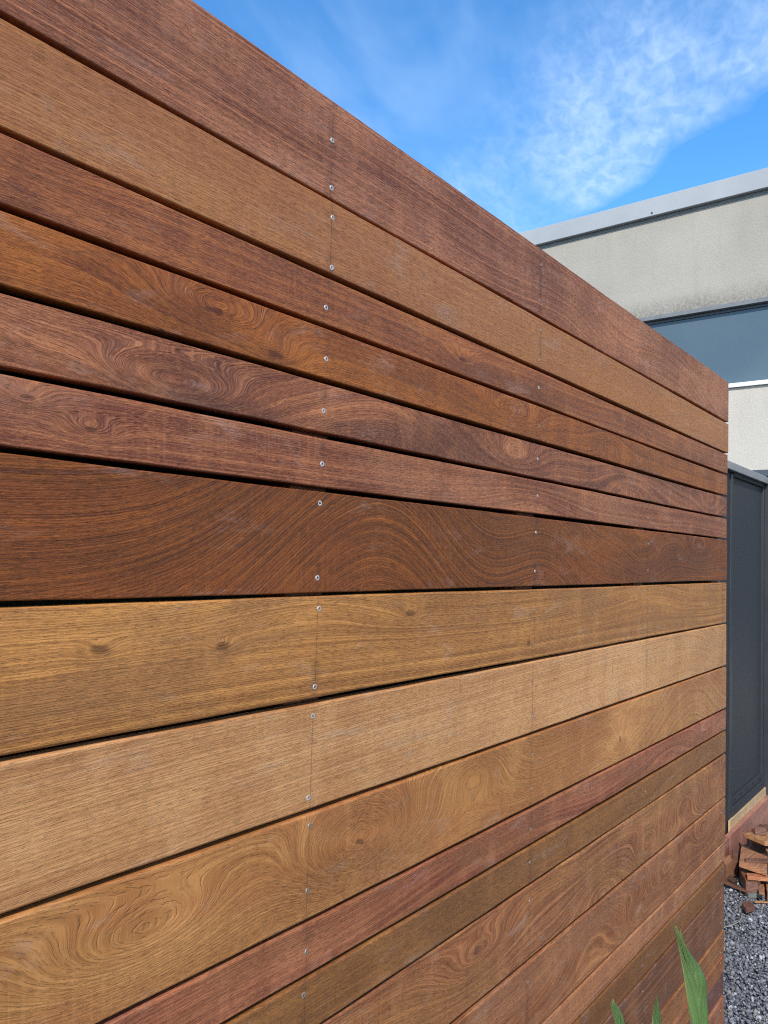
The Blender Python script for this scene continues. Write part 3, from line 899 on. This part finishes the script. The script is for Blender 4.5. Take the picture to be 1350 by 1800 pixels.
lc = N.mix(N.m('MULTIPLY', N.remap(lv, 0.72, 1.0), N.m('MULTIPLY', lw, 0.75)), lc, (0.38, 0.42, 0.16))
lc = N.mix(N.remap(lv, 0.985, 0.998), lc, (0.10, 0.035, 0.015))
b = N.new('ShaderNodeBsdfPrincipled')
N.put(b.inputs['Base Color'], lc)
b.inputs['Roughness'].default_value = 0.27
b.inputs['Specular IOR Level'].default_value = 0.5
bp = N.new('ShaderNodeBump')
bp.inputs['Distance'].default_value = .0012
N.put(bp.inputs['Height'], vein)
N.l.new(bp.outputs[0], b.inputs['Normal'])
tr = N.new('ShaderNodeBsdfTranslucent')
N.put(tr.inputs['Color'], N.mix(0.5, lc, (0.16, 0.30, 0.05)))
mx = N.new('ShaderNodeMixShader')
mx.inputs[0].default_value = 0.22
N.l.new(b.outputs[0], mx.inputs[1])
N.l.new(tr.outputs[0], mx.inputs[2])
oo = N.new('ShaderNodeOutputMaterial')
N.l.new(mx.outputs[0], oo.inputs['Surface'])
mt_stem = plain('stem_green', (0.07, 0.13, 0.05), (0.10, 0.18, 0.07), 0.45, 30)

plant = thing('bird_of_paradise_plant', 'green plant with rolled pointed leaves in front of the planks', 'plant', (-1.58, -.33, GROUND))
PO = Vector(plant.location)
view = Vector(f)




def leaf(left, right, stem_to, bulge=.5, lite=0.0, label=None, dy=0.0, twist=0.0):
    """blade lofted between a left and a right edge (x, z in the plane y = -0.15), rolled like a cone towards the viewer"""
    NV, NU = 30, 14
    left = [Vector(q) for q in left]
    right = [Vector(q) for q in right]

    def cat(P, t):
        n = len(P) - 1
        k = min(int(t * n), n - 1)
        u = t * n - k
        p0, p1, p2, p3 = P[max(k - 1, 0)], P[k], P[k + 1], P[min(k + 2, n)]
        return .5 * ((2 * p1) + (p2 - p0) * u + (2 * p0 - 5 * p1 + 4 * p2 - p3) * u * u + (3 * p1 - p0 - 3 * p2 + p3) * u ** 3)
    toward = Vector((-.78, -.62, 0))
    bm = bmesh.new()
    lay = bm.verts.layers.float_vector.new('luv')
    rows = []
    for j in range(NV + 1):
        t = j / NV
        a, b_ = cat(left, t), cat(right, t)
        w_ = (b_ - a).length
        row = []
        for i in range(NU + 1):
            u = i / NU
            ua = 2 * u - 1
            # three quarter roll: front belly plus a lip on the right that turns over
            q = math.sin(math.pi * u) * bulge + .10 * math.sin(2 * math.pi * u + 5 * t) + twist * (u - .5)
            if stem_to is None:      # an inner fold grows out of the blade behind it
                q = q * min(1.0, t * 2.2) - .22 * max(0.0, 1 - t * 2.0)
            v = bm.verts.new(a.lerp(b_, u) + toward * (w_ * q) + Vector((0, 0, .002 * math.sin(7 * t + 4 * u))) - PO)
            v[lay] = (ua, t, lite)
            row.append(v)
        rows.append(row)
    for a, b_ in zip(rows[:-1], rows[1:]):
        for i in range(NU):
            fc = bm.faces.new((a[i], a[i + 1], b_[i + 1], b_[i]))
            fc.smooth = True
    lf = mesh_obj('leaf', bm, mt_leaf, plant)
    if label:
        lf['label'] = label
    md = lf.modifiers.new('thick', 'SOLIDIFY')
    md.thickness = .0008
    if stem_to is None:
        return
    base = (left[0] + right[0]) / 2
    s0 = Vector(stem_to)
    bm = bmesh.new()
    pts = [s0 * (1 - t) ** 2 + (s0 + Vector((0, 0, .35))) * 2 * t * (1 - t) + (base + toward * .012 + Vector((0, 0, .02))) * t * t for t in [k / 12 for k in range(13)]]
    rings = []
    for k, p_ in enumerate(pts):
        rr = .013 - .006 * k / 12
        rings.append([bm.verts.new(p_ - PO + Vector((rr * math.cos(2 * math.pi * q / 10), rr * math.sin(2 * math.pi * q / 10), 0))) for q in range(10)])
    for a, b_ in zip(rings[:-1], rings[1:]):
        for q in range(10):
            fc = bm.faces.new((a[q], a[(q + 1) % 10], b_[(q + 1) % 10], b_[q]))
            fc.smooth = True
    mesh_obj('leaf_stem', bm, mt_stem, plant)


BIG_L = [(-1.4718, -0.3378, -0.8881), (-1.4763, -0.3322, -0.8086), (-1.4806, -0.3267, -0.7465), (-1.4837, -0.3229, -0.7108), (-1.4868, -0.319, -0.6751), (-1.4898, -0.3151, -0.6437), (-1.4935, -0.3106, -0.6168), (-1.4965, -0.3068, -0.5998), (-1.4965, -0.3067, -0.5916)]
BIG_R = [(-1.4661, -0.3449, -0.8878), (-1.4625, -0.3495, -0.808), (-1.4622, -0.3499, -0.7456), (-1.4635, -0.3482, -0.7054), (-1.4648, -0.3466, -0.6758), (-1.4719, -0.3377, -0.6537), (-1.4801, -0.3274, -0.6351), (-1.4883, -0.3171, -0.6121), (-1.4942, -0.3096, -0.5915)]
IN_L = [(-1.487, -0.3299, -0.68), (-1.4906, -0.3254, -0.6534), (-1.4936, -0.3216, -0.6356), (-1.496, -0.3186, -0.6178), (-1.4978, -0.3163, -0.6044), (-1.4981, -0.3159, -0.5936)]
IN_R = [(-1.4779, -0.3414, -0.6796), (-1.4826, -0.3355, -0.653), (-1.489, -0.3274, -0.6354), (-1.4931, -0.3222, -0.6176), (-1.4955, -0.3192, -0.6042), (-1.4973, -0.317, -0.5935)]
S1_L = [(-1.7883, -0.3303, -0.6808), (-1.7915, -0.3262, -0.6305), (-1.794, -0.323, -0.6053), (-1.7956, -0.3211, -0.593), (-1.7966, -0.3199, -0.5858), (-1.7966, -0.3198, -0.5814), (-1.7952, -0.3215, -0.577)]
S1_R = [(-1.7836, -0.3361, -0.6806), (-1.7822, -0.338, -0.6301), (-1.7856, -0.3336, -0.6049), (-1.7885, -0.33, -0.5941), (-1.7909, -0.3269, -0.587), (-1.7929, -0.3245, -0.582), (-1.7945, -0.3224, -0.577)]
S2_L = [(-1.6407, -0.3249, -0.7566), (-1.6442, -0.3205, -0.7005), (-1.6434, -0.3216, -0.6722), (-1.6425, -0.3228, -0.6585), (-1.641, -0.3246, -0.6479), (-1.6395, -0.3265, -0.6357)]
S2_R = [(-1.6366, -0.3301, -0.7564), (-1.6333, -0.3342, -0.7), (-1.6351, -0.332, -0.6718), (-1.6362, -0.3306, -0.6582), (-1.6373, -0.3292, -0.6477), (-1.6387, -0.3275, -0.6356)]
leaf(BIG_L, BIG_R, (-1.55, -.33, GROUND - .01), .34, .55, 'tall broad rolled green leaf with a brown tip')
leaf(IN_L, IN_R, None, .30, 1.0, 'pale inner fold of the tall leaf with its own tip')
leaf(S1_L, S1_R, (-1.62, -.33, GROUND - .01), .40, 1.0, 'short light green leaf tip')
leaf(S2_L, S2_R, (-1.59, -.33, GROUND - .01), .40, .2, 'slim dark green leaf tip')
